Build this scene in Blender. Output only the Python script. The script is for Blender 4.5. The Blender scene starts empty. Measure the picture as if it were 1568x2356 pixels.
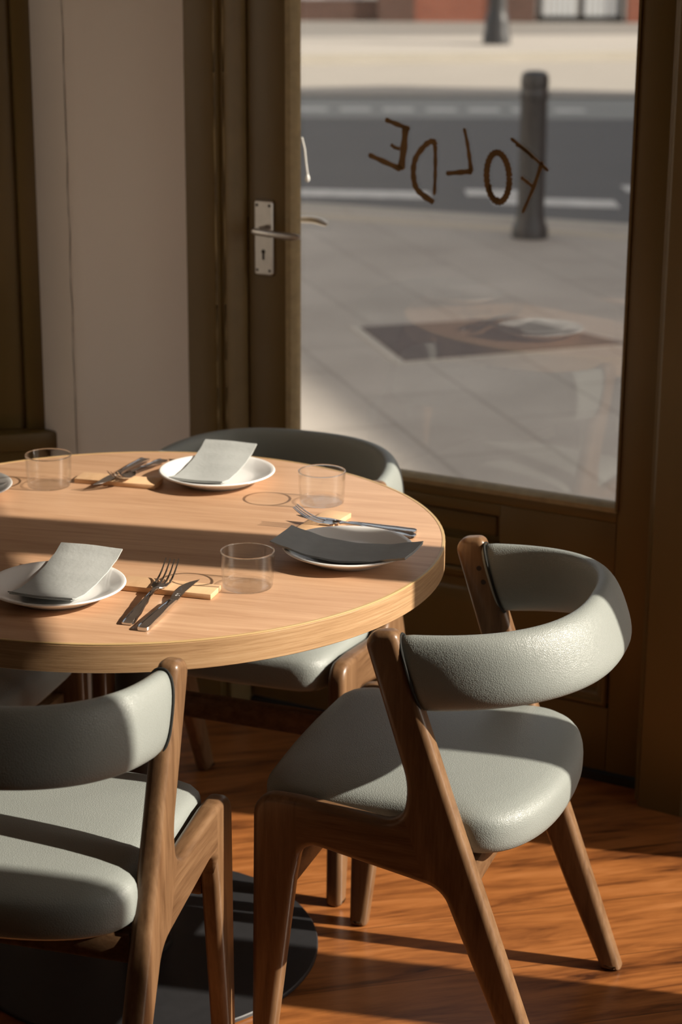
import bpy, bmesh, math, random
from mathutils import Vector, Matrix
random.seed(7)
PI = math.pi
sc = bpy.context.scene
COL = sc.collection
def rad(a): return math.radians(a)

# ------------------------------------------------------------------ camera
CAM_H = 1.7289
PITCH, ROLL = 0.29629, 0.0058
cam_d = bpy.data.cameras.new('camera')
cam = bpy.data.objects.new('camera', cam_d); COL.objects.link(cam)
cam_d.sensor_fit = 'VERTICAL'; cam_d.sensor_height = 36.0; cam_d.lens = 70.0
cam_d.clip_start = 0.05; cam_d.clip_end = 400
_fw = Vector((0, math.cos(PITCH), -math.sin(PITCH)))
_up = Vector((0, math.sin(PITCH), math.cos(PITCH))); _r = Vector((1, 0, 0))
_r2 = _r * math.cos(ROLL) + _up * math.sin(ROLL)
_u2 = _up * math.cos(ROLL) - _r * math.sin(ROLL)
cam.matrix_world = Matrix(((_r2.x, _u2.x, -_fw.x, 0), (_r2.y, _u2.y, -_fw.y, 0),
                           (_r2.z, _u2.z, -_fw.z, CAM_H), (0, 0, 0, 1)))
cam_d.dof.use_dof = True
cam_d.dof.focus_distance = 2.95
cam_d.dof.aperture_fstop = 4.5
sc.camera = cam

# ------------------------------------------------------------------ light and exposure
SUN_AZ, SUN_EL = -12.0, 30.0
w = bpy.data.worlds.new('sky'); sc.world = w; w.use_nodes = True
wn = w.node_tree; wn.nodes.clear()
sky = wn.nodes.new('ShaderNodeTexSky'); sky.sky_type = 'NISHITA'
sky.sun_disc = False; sky.sun_elevation = rad(SUN_EL); sky.sun_rotation = rad(90 - SUN_AZ)
sky.air_density = 1.0; sky.dust_density = 1.5
bg = wn.nodes.new('ShaderNodeBackground'); bg.inputs['Strength'].default_value = 0.21
wo = wn.nodes.new('ShaderNodeOutputWorld')
hs = wn.nodes.new('ShaderNodeHueSaturation'); hs.inputs['Saturation'].default_value = .35
tn = wn.nodes.new('ShaderNodeMix'); tn.data_type = 'RGBA'; tn.blend_type = 'MULTIPLY'; tn.inputs[0].default_value = 1.0; tn.inputs[7].default_value = (1.0, .945, .87, 1)
wn.links.new(sky.outputs[0], hs.inputs['Color']); wn.links.new(hs.outputs[0], tn.inputs[6]); wn.links.new(tn.outputs[2], bg.inputs['Color']); wn.links.new(bg.outputs[0], wo.inputs['Surface'])
sun_d = bpy.data.lights.new('sun', 'SUN'); sun = bpy.data.objects.new('sun', sun_d); COL.objects.link(sun)
sun_d.energy = 8.4; sun_d.angle = rad(0.6); sun_d.color = (1.0, 0.90, 0.76)
_sv = Vector((math.cos(rad(SUN_AZ)) * math.cos(rad(SUN_EL)), math.sin(rad(SUN_AZ)) * math.cos(rad(SUN_EL)), math.sin(rad(SUN_EL))))
sun.rotation_euler = _sv.to_track_quat('Z', 'Y').to_euler()
sun.location = (6, -1, 6)
vs = sc.view_settings
sc.cycles.transparent_max_bounces = 40
sc.display_settings.display_device = 'sRGB'
vs.view_transform = 'Standard'; vs.look = 'None'; vs.exposure = 0.0; vs.gamma = 1.0; vs.use_curve_mapping = False

# ------------------------------------------------------------------ materials
class NT:
    def __init__(s, name):
        s.m = bpy.data.materials.new(name); s.m.use_nodes = True
        s.t = s.m.node_tree; s.t.nodes.clear()
        s.out = s.n('ShaderNodeOutputMaterial')
    def n(s, typ, **kw):
        x = s.t.nodes.new(typ)
        for k, v in kw.items(): setattr(x, k, v)
        return x
    def l(s, a, b): s.t.links.new(a, b)
    def coord(s, scale=(1, 1, 1), rot=(0, 0, 0), loc=(0, 0, 0)):
        tc = s.n('ShaderNodeTexCoord'); mp = s.n('ShaderNodeMapping')
        mp.inputs['Scale'].default_value = scale; mp.inputs['Rotation'].default_value = rot; mp.inputs['Location'].default_value = loc
        s.l(tc.outputs['Object'], mp.inputs['Vector']); return mp.outputs[0]
    def noise(s, vec, scale=5, detail=4, rough=.55, dist=0):
        x = s.n('ShaderNodeTexNoise'); x.inputs['Scale'].default_value = scale; x.inputs['Detail'].default_value = detail
        x.inputs['Roughness'].default_value = rough; x.inputs['Distortion'].default_value = dist
        s.l(vec, x.inputs['Vector']); return x.outputs['Fac']
    def ramp(s, fac, stops):
        x = s.n('ShaderNodeValToRGB'); e = x.color_ramp.elements
        while len(e) < len(stops): e.new(0.5)
        for i, (p, c) in enumerate(stops):
            e[i].position = p; e[i].color = (*c, 1) if len(c) == 3 else c
        s.l(fac, x.inputs['Fac']); return x.outputs['Color']
    def mix(s, fac, a, b, mode='MIX'):
        x = s.n('ShaderNodeMix', data_type='RGBA', blend_type=mode)
        for i, v in ((0, fac), (6, a), (7, b)):
            if isinstance(v, (int, float)): x.inputs[i].default_value = v
            elif isinstance(v, tuple): x.inputs[i].default_value = (*v, 1)
            else: s.l(v, x.inputs[i])
        return x.outputs[2]
    def math(s, op, a, b=0.0):
        x = s.n('ShaderNodeMath', operation=op)
        for i, v in ((0, a), (1, b)):
            if isinstance(v, (int, float)): x.inputs[i].default_value = v
            else: s.l(v, x.inputs[i])
        return x.outputs[0]
    def bsdf(s, color, rough=.5, metal=0.0, spec=.5, bump=None, bump_str=.2, bump_dist=.001, coat=0.0, coat_rough=.1):
        b = s.n('ShaderNodeBsdfPrincipled')
        for k, v in (('Base Color', color), ('Roughness', rough), ('Metallic', metal)):
            if isinstance(v, tuple): b.inputs[k].default_value = (*v, 1)
            elif isinstance(v, (int, float)): b.inputs[k].default_value = v
            else: s.l(v, b.inputs[k])
        b.inputs['Specular IOR Level'].default_value = spec
        b.inputs['Coat Weight'].default_value = coat; b.inputs['Coat Roughness'].default_value = coat_rough
        if bump is not None:
            bp = s.n('ShaderNodeBump'); bp.inputs['Strength'].default_value = bump_str; bp.inputs['Distance'].default_value = bump_dist
            s.l(bump, bp.inputs['Height']); s.l(bp.outputs[0], b.inputs['Normal'])
        s.l(b.outputs[0], s.out.inputs['Surface']); return b

def m_plain(name, c, rough=.5, metal=0.0, var=.0, vscale=20, bump=0.0, spec=.5):
    t = NT(name); v = t.coord()
    col = c
    nz = t.noise(v, vscale, 5)
    if var: col = t.mix(nz, tuple(x * (1 - var) for x in c), tuple(min(1, x * (1 + var)) for x in c))
    t.bsdf(col, rough, metal, spec, bump=nz if bump else None, bump_str=bump, bump_dist=.002)
    return t.m
def m_wood(name, dark, mid, light, scale, rough=.4, rot=(0, 0, 0), coat=0.0, pore=.3, ns=1.0, spec=.4):
    t = NT(name); v = t.coord(scale, rot)
    a = t.noise(v, 1.0 * ns, 6, .6, .6); b = t.noise(v, 5.0 * ns, 4, .6)
    f = t.math('ADD', t.math('MULTIPLY', a, .7), t.math('MULTIPLY', b, .3))
    col = t.ramp(f, [(.32, dark), (.5, mid), (.68, light)])
    big = t.noise(t.coord((3, 3, 3)), 2.0, 2)
    col = t.mix(t.math('MULTIPLY', big, .35), col, mid)
    t.bsdf(col, rough, 0, spec, bump=b, bump_str=pore, bump_dist=.0006, coat=coat)
    return t.m
M = {}
M['chair_wood'] = m_wood('chair_wood', (.085, .042, .019), (.165, .09, .044), (.235, .138, .072), (55, 55, 5), .36, coat=.12, pore=.08)
M['chair_rail'] = m_wood('chair_rail_wood', (.07, .034, .015), (.145, .078, .038), (.215, .125, .064), (40, 5, 70), .36, coat=.12, pore=.08)
def m_leather():
    t = NT('grey_green_leather'); v = t.coord()
    vo = t.n('ShaderNodeTexVoronoi'); vo.feature = 'DISTANCE_TO_EDGE'; vo.inputs['Scale'].default_value = 330
    ds = t.n('ShaderNodeVectorMath', operation='ADD')
    nv = t.n('ShaderNodeTexNoise'); nv.inputs['Scale'].default_value = 120; t.l(v, nv.inputs['Vector'])
    sc_ = t.n('ShaderNodeVectorMath', operation='SCALE'); sc_.inputs['Scale'].default_value = .006
    t.l(nv.outputs['Color'], sc_.inputs[0]); t.l(v, ds.inputs[0]); t.l(sc_.outputs[0], ds.inputs[1])
    t.l(ds.outputs[0], vo.inputs['Vector'])
    h = t.math('MINIMUM', vo.outputs['Distance'], .25)
    big = t.noise(v, 9, 3)
    col = t.mix(big, (.232, .252, .236), (.272, .292, .274))
    t.bsdf(col, .42, 0, .5, bump=h, bump_str=.45, bump_dist=.0018)
    return t.m
M['leather'] = m_leather()
M['piping'] = m_plain('dark_piping', (.02, .02, .018), .7, spec=.2)
M['plug'] = m_plain('dark_wood_plug', (.03, .015, .008), .5)
def m_tabletop():
    t = NT('table_oak_laminate'); rot = rad(13)
    v = t.coord((1, 1, 1), (0, 0, rot))
    sx = t.n('ShaderNodeSeparateXYZ'); t.l(v, sx.inputs[0])
    idx = t.math('FLOOR', t.math('DIVIDE', t.math('ADD', sx.outputs['Y'], .535), .115))
    wn_ = t.n('ShaderNodeTexWhiteNoise', noise_dimensions='1D'); t.l(idx, wn_.inputs['W'])
    cx = t.n('ShaderNodeCombineXYZ'); t.l(t.math('MULTIPLY', wn_.outputs['Value'], 7.0), cx.inputs['X'])
    ad = t.n('ShaderNodeVectorMath', operation='ADD'); t.l(v, ad.inputs[0]); t.l(cx.outputs[0], ad.inputs[1])
    mp = t.n('ShaderNodeMapping'); mp.inputs['Scale'].default_value = (2.2, 34, 10); t.l(ad.outputs[0], mp.inputs['Vector'])
    a = t.noise(mp.outputs[0], 1.0, 5, .6, .9); b = t.noise(mp.outputs[0], 4.0, 5, .65)
    f = t.math('ADD', t.math('MULTIPLY', a, .6), t.math('MULTIPLY', b, .4))
    col = t.ramp(f, [(.30, (.36, .195, .105)), (.48, (.50, .30, .178)), (.66, (.585, .37, .228))])
    col = t.mix(t.math('MULTIPLY', wn_.outputs['Value'], .22), col, (.38, .215, .12))
    t.bsdf(col, .42, 0, .4, bump=b, bump_str=.05, bump_dist=.0006)
    return t.m
M['tabletop'] = m_tabletop()
M['table_edge'] = m_wood('table_oak_edge_band', (.24, .13, .06), (.42, .255, .13), (.55, .37, .21), (5, 5, 230), .45, pore=.3, ns=1.4)
M['edge_line'] = m_plain('table_edge_line', (.52, .35, .16), .4)
M['black_metal'] = m_plain('black_powder_coat', (.022, .022, .024), .42, 0, .25, 60, .05)
M['black_column'] = m_plain('black_column_paint', (.016, .014, .013), .5)
def m_floor():
    t = NT('polished_floorboards'); v = t.coord((1, 1, 1), (0, 0, rad(-14)))
    sx = t.n('ShaderNodeSeparateXYZ'); t.l(v, sx.inputs[0])
    row = t.math('DIVIDE', sx.outputs['Y'], .19)
    idx = t.math('FLOOR', row)
    wn_ = t.n('ShaderNodeTexWhiteNoise', noise_dimensions='1D'); t.l(idx, wn_.inputs['W'])
    cx = t.n('ShaderNodeCombineXYZ'); t.l(t.math('MULTIPLY', wn_.outputs['Value'], 9.0), cx.inputs['X'])
    ad = t.n('ShaderNodeVectorMath', operation='ADD'); t.l(v, ad.inputs[0]); t.l(cx.outputs[0], ad.inputs[1])
    mp = t.n('ShaderNodeMapping'); mp.inputs['Scale'].default_value = (1.3, 10, 1); t.l(ad.outputs[0], mp.inputs['Vector'])
    a = t.noise(mp.outputs[0], 1.5, 6, .62, 1.6); b = t.noise(mp.outputs[0], 6.5, 5, .65, .6)
    f = t.math('ADD', t.math('MULTIPLY', a, .68), t.math('MULTIPLY', b, .32))
    col = t.ramp(f, [(.34, (.05, .016, .006)), (.43, (.19, .064, .018)), (.54, (.32, .116, .032)), (.70, (.43, .172, .057))])
    fr = t.math('FRACT', row)
    seam = t.math('LESS_THAN', fr, .012)
    col = t.mix(t.math('MULTIPLY', seam, .6), col, (.03, .012, .005))
    t.bsdf(col, .3, 0, .45, bump=b, bump_str=.06, bump_dist=.001)
    return t.m
M['floor'] = m_floor()
def m_olive():
    t = NT('olive_brown_gloss_paint'); v = t.coord((1, 1, .35))
    nz = t.noise(v, 6, 6, .6); fine = t.noise(v, 55, 4, .6)
    col = t.mix(nz, (.125, .078, .021), (.158, .102, .030))
    chip = t.ramp(t.noise(v, 17, 8, .7), [(.70, (0, 0, 0)), (.74, (1, 1, 1))])
    col = t.mix(t.math('MULTIPLY', chip, .35), col, (.07, .05, .025))
    t.bsdf(col, .4, 0, .5, bump=fine, bump_str=.12, bump_dist=.001)
    return t.m
M['olive'] = m_olive()
def m_cream():
    t = NT('cream_plaster'); v = t.coord((1, 1, .5))
    nz = t.noise(v, 3, 6, .6); f = t.noise(v, 30, 5)
    col = t.mix(nz, (.76, .68, .60), (.82, .75, .67))
    t.bsdf(col, .6, 0, .3, bump=f, bump_str=.12, bump_dist=.002)
    return t.m
M['cream'] = m_cream()
M['dirt'] = m_plain('dark_threshold', (.022, .016, .011), .8, var=.5, vscale=60)
M['jamb'] = m_plain('lit_olive_paint', (.24, .17, .07), .42, var=.2, vscale=25)  # lighter olive paints in the light on the right-facing jamb
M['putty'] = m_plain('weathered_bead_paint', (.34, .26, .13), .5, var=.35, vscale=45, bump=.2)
M['steel'] = m_plain('brushed_aluminium', (.62, .60, .57), .33, 1.0, .12, 60)
M['cutlery'] = m_plain('polished_steel', (.66, .66, .67), .16, 1.0)
M['china'] = m_plain('white_glazed_china', (.80, .79, .77), .16, spec=.5)
def m_napkin():
    t = NT('grey_paper_napkin'); v = t.coord()
    nz = t.noise(v, 25, 5)
    col = t.mix(nz, (.33, .345, .335), (.43, .445, .435))
    h = t.math('ADD', t.noise(v, 160, 3), t.math('MULTIPLY', t.noise(v, 22, 3), 1.6))
    t.bsdf(col, .9, 0, .1, bump=h, bump_str=.4, bump_dist=.0012)
    return t.m
M['napkin'] = m_napkin()
M['napkin_shaded'] = m_plain('shaded_paper_napkin', (.33, .35, .355), .9, 0, .12, 40, .15, .1)  # same grey paper, colour darkened for the mullion shadow
M['board'] = m_wood('pale_plywood', (.54, .33, .175), (.64, .405, .225), (.70, .46, .27), (30, 8, 60), .6, pore=.05)
def m_glass(name, tint=(1, 1, 1), gain=.96, base=.04, rough=.0):
    t = NT(name)
    lw = t.n('ShaderNodeLayerWeight'); lw.inputs['Blend'].default_value = .5
    p5 = t.math('POWER', lw.outputs['Facing'], 4.0)
    f = t.math('ADD', t.math('MULTIPLY', p5, gain), base)
    tr = t.n('ShaderNodeBsdfTransparent'); tr.inputs['Color'].default_value = (*tint, 1)
    gl = t.n('ShaderNodeBsdfGlossy'); gl.inputs['Roughness'].default_value = rough
    mx = t.n('ShaderNodeMixShader'); t.l(f, mx.inputs['Fac']); t.l(tr.outputs[0], mx.inputs[1]); t.l(gl.outputs[0], mx.inputs[2])
    t.l(mx.outputs[0], t.out.inputs['Surface'])
    return t.m
M['pane'] = m_glass('window_glass', (.96, .965, .96), .9, .075)
M['tumbler'] = m_glass('tumbler_glass', (.995, .998, .996), .75, .02, .015)
def m_solid_glass(name, clear):
    t = NT(name)
    g_ = t.n('ShaderNodeBsdfGlass'); g_.inputs['Roughness'].default_value = .01; g_.inputs['IOR'].default_value = 1.5
    tr = t.n('ShaderNodeBsdfTransparent'); mx = t.n('ShaderNodeMixShader'); mx.inputs[0].default_value = 1 - clear
    t.l(tr.outputs[0], mx.inputs[1]); t.l(g_.outputs[0], mx.inputs[2]); t.l(mx.outputs[0], t.out.inputs['Surface']); return t.m
M['tumbler_solid'] = m_solid_glass('tumbler_rim_glass', .25)
M['tumbler_base'] = m_solid_glass('tumbler_base_glass', .7)
M['lettering'] = m_plain('gilded_paint', (.16, .085, .025), .3, .45, .5, 30, .1)
# outdoor
def m_slabs():
    t = NT('stone_paving_slabs'); v = t.coord((1, 1, 1), (0, 0, rad(74)), (0, 0, 0))
    br = t.n('ShaderNodeTexBrick'); br.offset = .5
    br.inputs['Scale'].default_value = 1.0; br.inputs['Brick Width'].default_value = .9; br.inputs['Row Height'].default_value = .43
    br.inputs['Mortar Size'].default_value = .014; br.inputs['Mortar Smooth'].default_value = .6
    br.inputs['Color1'].default_value = (.42, .375, .33, 1); br.inputs['Color2'].default_value = (.48, .43, .38, 1); br.inputs['Mortar'].default_value = (.27, .235, .20, 1)
    t.l(v, br.inputs['Vector'])
    nz = t.noise(v, 1.3, 6, .6); col = t.mix(.55, br.outputs['Color'], t.ramp(nz, [(.3, (.31, .275, .24)), (.7, (.54, .49, .435))]), 'MIX')
    t.bsdf(col, .8, 0, .3)
    return t.m
M['slabs'] = m_slabs()
def m_asphalt(name, a, b, s=2.5):
    t = NT(name); v = t.coord((.35, 1, 1)); col = t.mix(t.noise(v, s, 6, .65), a, b); t.bsdf(col, .85, 0, .25); return t.m
M['asphalt'] = m_asphalt('dark_asphalt', (.12, .12, .12), (.155, .155, .155))
M['asphalt_pale'] = m_asphalt('pale_grey_asphalt', (.26, .265, .255), (.33, .33, .31))  # paler grey band of the road
M['bay'] = m_asphalt('pale_dusty_road', (.33, .30, .265), (.43, .39, .345))
M['farpave'] = m_asphalt('pale_pavement', (.38, .345, .31), (.48, .44, .395))
M['fargrey'] = m_asphalt('grey_pavement', (.20, .185, .17), (.27, .25, .23))
M['kerb'] = m_asphalt('kerb_stone', (.38, .35, .30), (.52, .48, .42), 4)
M['edging'] = m_asphalt('tan_edging_stone', (.44, .38, .30), (.54, .47, .38), 4)
M['line'] = m_plain('worn_white_road_paint', (.62, .60, .57), .8, var=.35, vscale=9)
M['cover'] = m_plain('rusty_iron_cover', (.13, .10, .09), .75, var=.25, vscale=12, bump=.3)
M['cover_rim'] = m_plain('pale_concrete_surround', (.50, .45, .39), .8, var=.15, vscale=15)
M['iron'] = m_plain('dark_cast_iron', (.030, .031, .034), .38, 0, .2, 30, .1)
def m_brick(name, c1, c2, mo):
    t = NT(name); tc = t.n('ShaderNodeTexCoord'); sx = t.n('ShaderNodeSeparateXYZ'); t.l(tc.outputs['Object'], sx.inputs[0])
    cx = t.n('ShaderNodeCombineXYZ'); t.l(sx.outputs['X'], cx.inputs['X']); t.l(sx.outputs['Z'], cx.inputs['Y'])
    br = t.n('ShaderNodeTexBrick'); br.inputs['Scale'].default_value = 1; br.inputs['Brick Width'].default_value = .225; br.inputs['Row Height'].default_value = .075
    br.inputs['Mortar Size'].default_value = .01
    for k, c in (('Color1', c1), ('Color2', c2), ('Mortar', mo)): br.inputs[k].default_value = (*c, 1)
    t.l(cx.outputs[0], br.inputs['Vector']); t.bsdf(br.outputs['Color'], .85, 0, .2); return t.m
M['brick_red'] = m_brick('red_brick', (.30, .085, .05), (.36, .11, .065), (.22, .15, .12))
M['brick_dark'] = m_brick('dark_brick', (.12, .06, .045), (.16, .08, .06), (.12, .10, .09))
M['white_paint'] = m_plain('white_fence_paint', (.62, .64, .66), .6)
M['dark_gate'] = m_plain('dark_gate_paint', (.025, .027, .03), .5)
M['ceiling'] = m_plain('ceiling_white', (.78, .74, .68), .8)
M['backwall'] = m_plain('warm_plaster', (.58, .51, .43), .8, var=.1, vscale=4)

# ------------------------------------------------------------------ mesh helpers
def link(name, verts, faces, mat=None, parent=None, smooth=True, angle=None):
    me = bpy.data.meshes.new(name); me.from_pydata([tuple(v) for v in verts], [], faces)
    bm = bmesh.new(); bm.from_mesh(me); bmesh.ops.recalc_face_normals(bm, faces=bm.faces[:]); bm.to_mesh(me); bm.free()
    if mat: me.materials.append(M[mat] if isinstance(mat, str) else mat)
    if smooth:
        for p in me.polygons: p.use_smooth = True
        if angle: me.set_sharp_from_angle(angle=rad(angle))
    o = bpy.data.objects.new(name, me); COL.objects.link(o)
    if parent: o.parent = parent
    return o
class Geo:
    def __init__(s): s.v = []; s.f = []
    def add(s, v, f):
        k = len(s.v); s.v += [tuple(x) for x in v]; s.f += [[i + k for i in q] for q in f]; return s
    def box(s, x0, x1, y0, y1, z0, z1, b=0.0):
        if b <= 0:
            v = [(x0, y0, z0), (x1, y0, z0), (x1, y1, z0), (x0, y1, z0), (x0, y0, z1), (x1, y0, z1), (x1, y1, z1), (x0, y1, z1)]
            return s.add(v, [[0, 3, 2, 1], [4, 5, 6, 7], [0, 1, 5, 4], [1, 2, 6, 5], [2, 3, 7, 6], [3, 0, 4, 7]])
        bm = bmesh.new(); bmesh.ops.create_cube(bm, size=1)
        for q in bm.verts: q.co = Vector(((x0 + x1) / 2 + q.co.x * (x1 - x0), (y0 + y1) / 2 + q.co.y * (y1 - y0), (z0 + z1) / 2 + q.co.z * (z1 - z0)))
        bmesh.ops.bevel(bm, geom=bm.edges[:], offset=b, segments=2, profile=.5, affect='EDGES')
        bm.verts.index_update()
        s.add([tuple(q.co) for q in bm.verts], [[q.index for q in f.verts] for f in bm.faces]); bm.free(); return s
    def rings(s, rings, close0=True, close1=True, loop=True):
        n = len(rings[0]); k = len(s.v)
        for r in rings: s.v += [tuple(x) for x in r]
        for i in range(len(rings) - 1):
            for j in range(n if loop else n - 1):
                a = k + i * n + j; b = k + i * n + (j + 1) % n
                s.f.append([a, b, b + n, a + n])
        if close0: s.f.append([k + j for j in range(n)][::-1])
        if close1: s.f.append([k + (len(rings) - 1) * n + j for j in range(n)])
        return s
    def lathe(s, prof, n=48, cx=0, cy=0, c0=True, c1=True):
        return s.rings([[(cx + r * math.cos(2 * PI * j / n), cy + r * math.sin(2 * PI * j / n), z) for j in range(n)] for r, z in prof], c0, c1)
    def tube(s, pts, r, n=12, cap=True):
        pts = [Vector(p) for p in pts]; R = []
        up = Vector((0, 0, 1))
        for i, p in enumerate(pts):
            d = (pts[min(i + 1, len(pts) - 1)] - pts[max(i - 1, 0)]).normalized()
            a = d.cross(up)
            if a.length < 1e-3: a = d.cross(Vector((1, 0, 0)))
            a.normalize(); b = a.cross(d)
            rr = r[i] if isinstance(r, (list, tuple)) else r
            R.append([p + a * (rr * math.cos(2 * PI * j / n)) + b * (rr * math.sin(2 * PI * j / n)) for j in range(n)])
        return s.rings(R, cap, cap)
    def make(s, name, mat, parent=None, smooth=True, angle=40): return link(name, s.v, s.f, mat, parent, smooth, angle)

def empty(name, loc=(0, 0, 0), rz=0.0):
    o = bpy.data.objects.new(name, None); COL.objects.link(o); o.location = loc; o.rotation_euler = (0, 0, rz); o.empty_display_size = .1
    return o
def tag(o, label=None, cat=None, group=None, kind=None):
    if label: o['label'] = label
    if cat: o['category'] = cat
    if group: o['group'] = group
    if kind: o['kind'] = kind
    return o
def struct(o): o['kind'] = 'structure'; return o
def dup(root, loc, rz):
    r = root.copy(); COL.objects.link(r); r.location = loc; r.rotation_euler = (0, 0, rz)
    for c in list(root.children):
        d = c.copy(); COL.objects.link(d); d.parent = r
        for g in list(c.children):
            e = g.copy(); COL.objects.link(e); e.parent = d
    return r

def fillet(pts, n=7):
    """pts: [(x, y, radius)] closed polygon -> rounded outline"""
    out = []; N = len(pts)
    for i in range(N):
        p = Vector(pts[i][:2]); r = pts[i][2]
        a = Vector(pts[i - 1][:2]) - p; b = Vector(pts[(i + 1) % N][:2]) - p
        la, lb = a.length, b.length; a.normalize(); b.normalize()
        ang = a.angle(b); t = r / math.tan(ang / 2)
        t = min(t, la * .49, lb * .49); r = t * math.tan(ang / 2)
        if r < 1e-5: out.append(tuple(p)); continue
        c = p + (a + b).normalized() * (r / math.sin(ang / 2))
        s = p + a * t - c; e = p + b * t - c
        a0 = math.atan2(s.y, s.x); da = math.atan2(e.y, e.x) - a0
        da = (da + PI) % (2 * PI) - PI
        for k in range(n): out.append((c.x + r * math.cos(a0 + da * k / (n - 1)), c.y + r * math.sin(a0 + da * k / (n - 1))))
    # drop doubles
    o2 = [out[0]]
    for q in out[1:]:
        if (Vector(q) - Vector(o2[-1])).length > 1e-5: o2.append(q)
    return o2
def resample(pts, step):
    out = []
    for i in range(len(pts)):
        a = Vector(pts[i]); b = Vector(pts[(i + 1) % len(pts)]); n = max(1, int((b - a).length / step))
        for k in range(n): out.append(tuple(a.lerp(b, k / n)))
    return out
def inset(pts, d):
    N = len(pts); out = []
    area = sum(pts[i][0] * pts[(i + 1) % N][1] - pts[(i + 1) % N][0] * pts[i][1] for i in range(N))
    sg = 1 if area > 0 else -1
    for i in range(N):
        a = Vector(pts[i - 1]); p = Vector(pts[i]); b = Vector(pts[(i + 1) % N])
        e1 = (p - a).normalized(); e2 = (b - p).normalized()
        n1 = Vector((-e1.y, e1.x)) * sg; n2 = Vector((-e2.y, e2.x)) * sg
        m = n1 + n2; m = m / max(m.length_squared / 2, .5)
        out.append(tuple(p + m * d))
    return out

# ------------------------------------------------------------------ directions of the door and side walls
D0 = Vector((-.1835, 4.1609, 0)); DA = rad(-28.61)
DT = Vector((math.cos(DA), math.sin(DA), 0)); DN = Vector((math.sin(DA), -math.cos(DA), 0))   # along the door, into the room
def dpt(t, n, z=0.0): return D0 + DT * t + DN * n + Vector((0, 0, z))
RW0 = dpt(1.6, 0); RA = math.atan2(-.96, .28)
def wall_frame(name, origin, ang):
    return struct(empty(name, origin, ang))

# ------------------------------------------------------------------ floor, ceiling, walls
def poly_slab(name, pts, z0, z1, mat):
    n = len(pts); v = [(x, y, z0) for x, y in pts] + [(x, y, z1) for x, y in pts]
    f = [list(range(n))[::-1], list(range(n, 2 * n))] + [[i, (i + 1) % n, n + (i + 1) % n, n + i] for i in range(n)]
    return link(name, v, f, mat, None, False)
LWd = Vector((-.96, -.28, 0))
LW0 = Vector((-.3109, 4.178, 0)) + DN * 0.0
def lpt(s, n=0.0, z=0.0):   # along the left wall, n into the room
    return LW0 + LWd * s + Vector((.28, -.96, 0)) * n + Vector((0, 0, z))
RC = Vector((RW0.x, RW0.y, 0)); RD = Vector((.28, -.96, 0))
back_y = -1.7
r_end = RC + RD * ((RC.y - back_y) / .96)
SW0 = lpt(.72, -.06); SWd = Vector((-.2, -.98, 0)).normalized(); SWo = Vector((-.98, .2, 0)).normalized(); SA = math.atan2(SWd.y, SWd.x)
l_end = SW0 + SWd * ((SW0.y - back_y) / -SWd.y)
struct(poly_slab('floor', [tuple(dpt(-.6, -.16).xy), tuple(dpt(1.9, -.16).xy), (r_end.x + .4, back_y - .2), (l_end.x - .04, back_y - .2), tuple((SW0 + SWo * .05).xy), tuple(lpt(.5, -.2).xy)], -.12, 0, 'floor'))
struct(poly_slab('ceiling', [tuple(dpt(-.9, -.3).xy), tuple(dpt(1.9, -.3).xy), (r_end.x + .4, back_y - .2), (l_end.x - .1, back_y - .2), tuple((SW0 + SWo * .1).xy), tuple(lpt(.7, -.3).xy)], 2.75, 2.9, 'ceiling'))

# right wall with the shop window that lets the sun in (u along the wall, y out)
wr = wall_frame('wall_right', RC, RA)
Z0, Z1 = .33, 1.945
LEN = 5.6
g = Geo()
for a, b in ((-.02, .10), (.69, .875), (1.48, LEN)): g.box(a, b, 0, .045, 0, 2.75)
for a, b in ((.10, .69), (.875, 1.48)):
    g.box(a, b, 0, .045, 0, Z0); g.box(a, b, 0, .045, Z1, 2.75)
g.make('masonry', 'cream', wr, False)
# back and far-left walls
struct(link('wall_back', [(l_end.x - .06, back_y, 0), (r_end.x + .3, back_y, 0), (r_end.x + .3, back_y, 2.75), (l_end.x - .06, back_y, 2.75),
      (l_end.x - .06, back_y - .15, 0), (r_end.x + .3, back_y - .15, 0), (r_end.x + .3, back_y - .15, 2.75), (l_end.x - .06, back_y - .15, 2.75)],
      [[0, 1, 2, 3], [7, 6, 5, 4], [0, 4, 5, 1], [1, 5, 6, 2], [2, 6, 7, 3], [3, 7, 4, 0]], 'backwall', None, False))
# left wall: cream pier with a turned edge, then the olive window frame
g = Geo()
S1 = .262     # pier edge along the wall
path = [(-.02, .0), (.05, .0), (S1 - .01, .0)]
# pier: plan outline (s, n) extruded; edge slopes back into the reveal
outl = [(-.03, 0), (.14, .001), (.236, .002), (.252, .0), (.262, -.005), (.270, -.014), (.318, -.085), (.325, -.22), (-.03, -.22)]
pts = [lpt(s, n) for s, n in outl]
v = [(p.x, p.y, 0) for p in pts] + [(p.x, p.y, 2.75) for p in pts]; n_ = len(pts)
wl = struct(link('wall_left', v, [list(range(n_)), list(range(n_, 2 * n_))] + [[i, (i + 1) % n_, n_ + (i + 1) % n_, n_ + i] for i in range(n_)], 'cream', None, True, 50))
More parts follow.
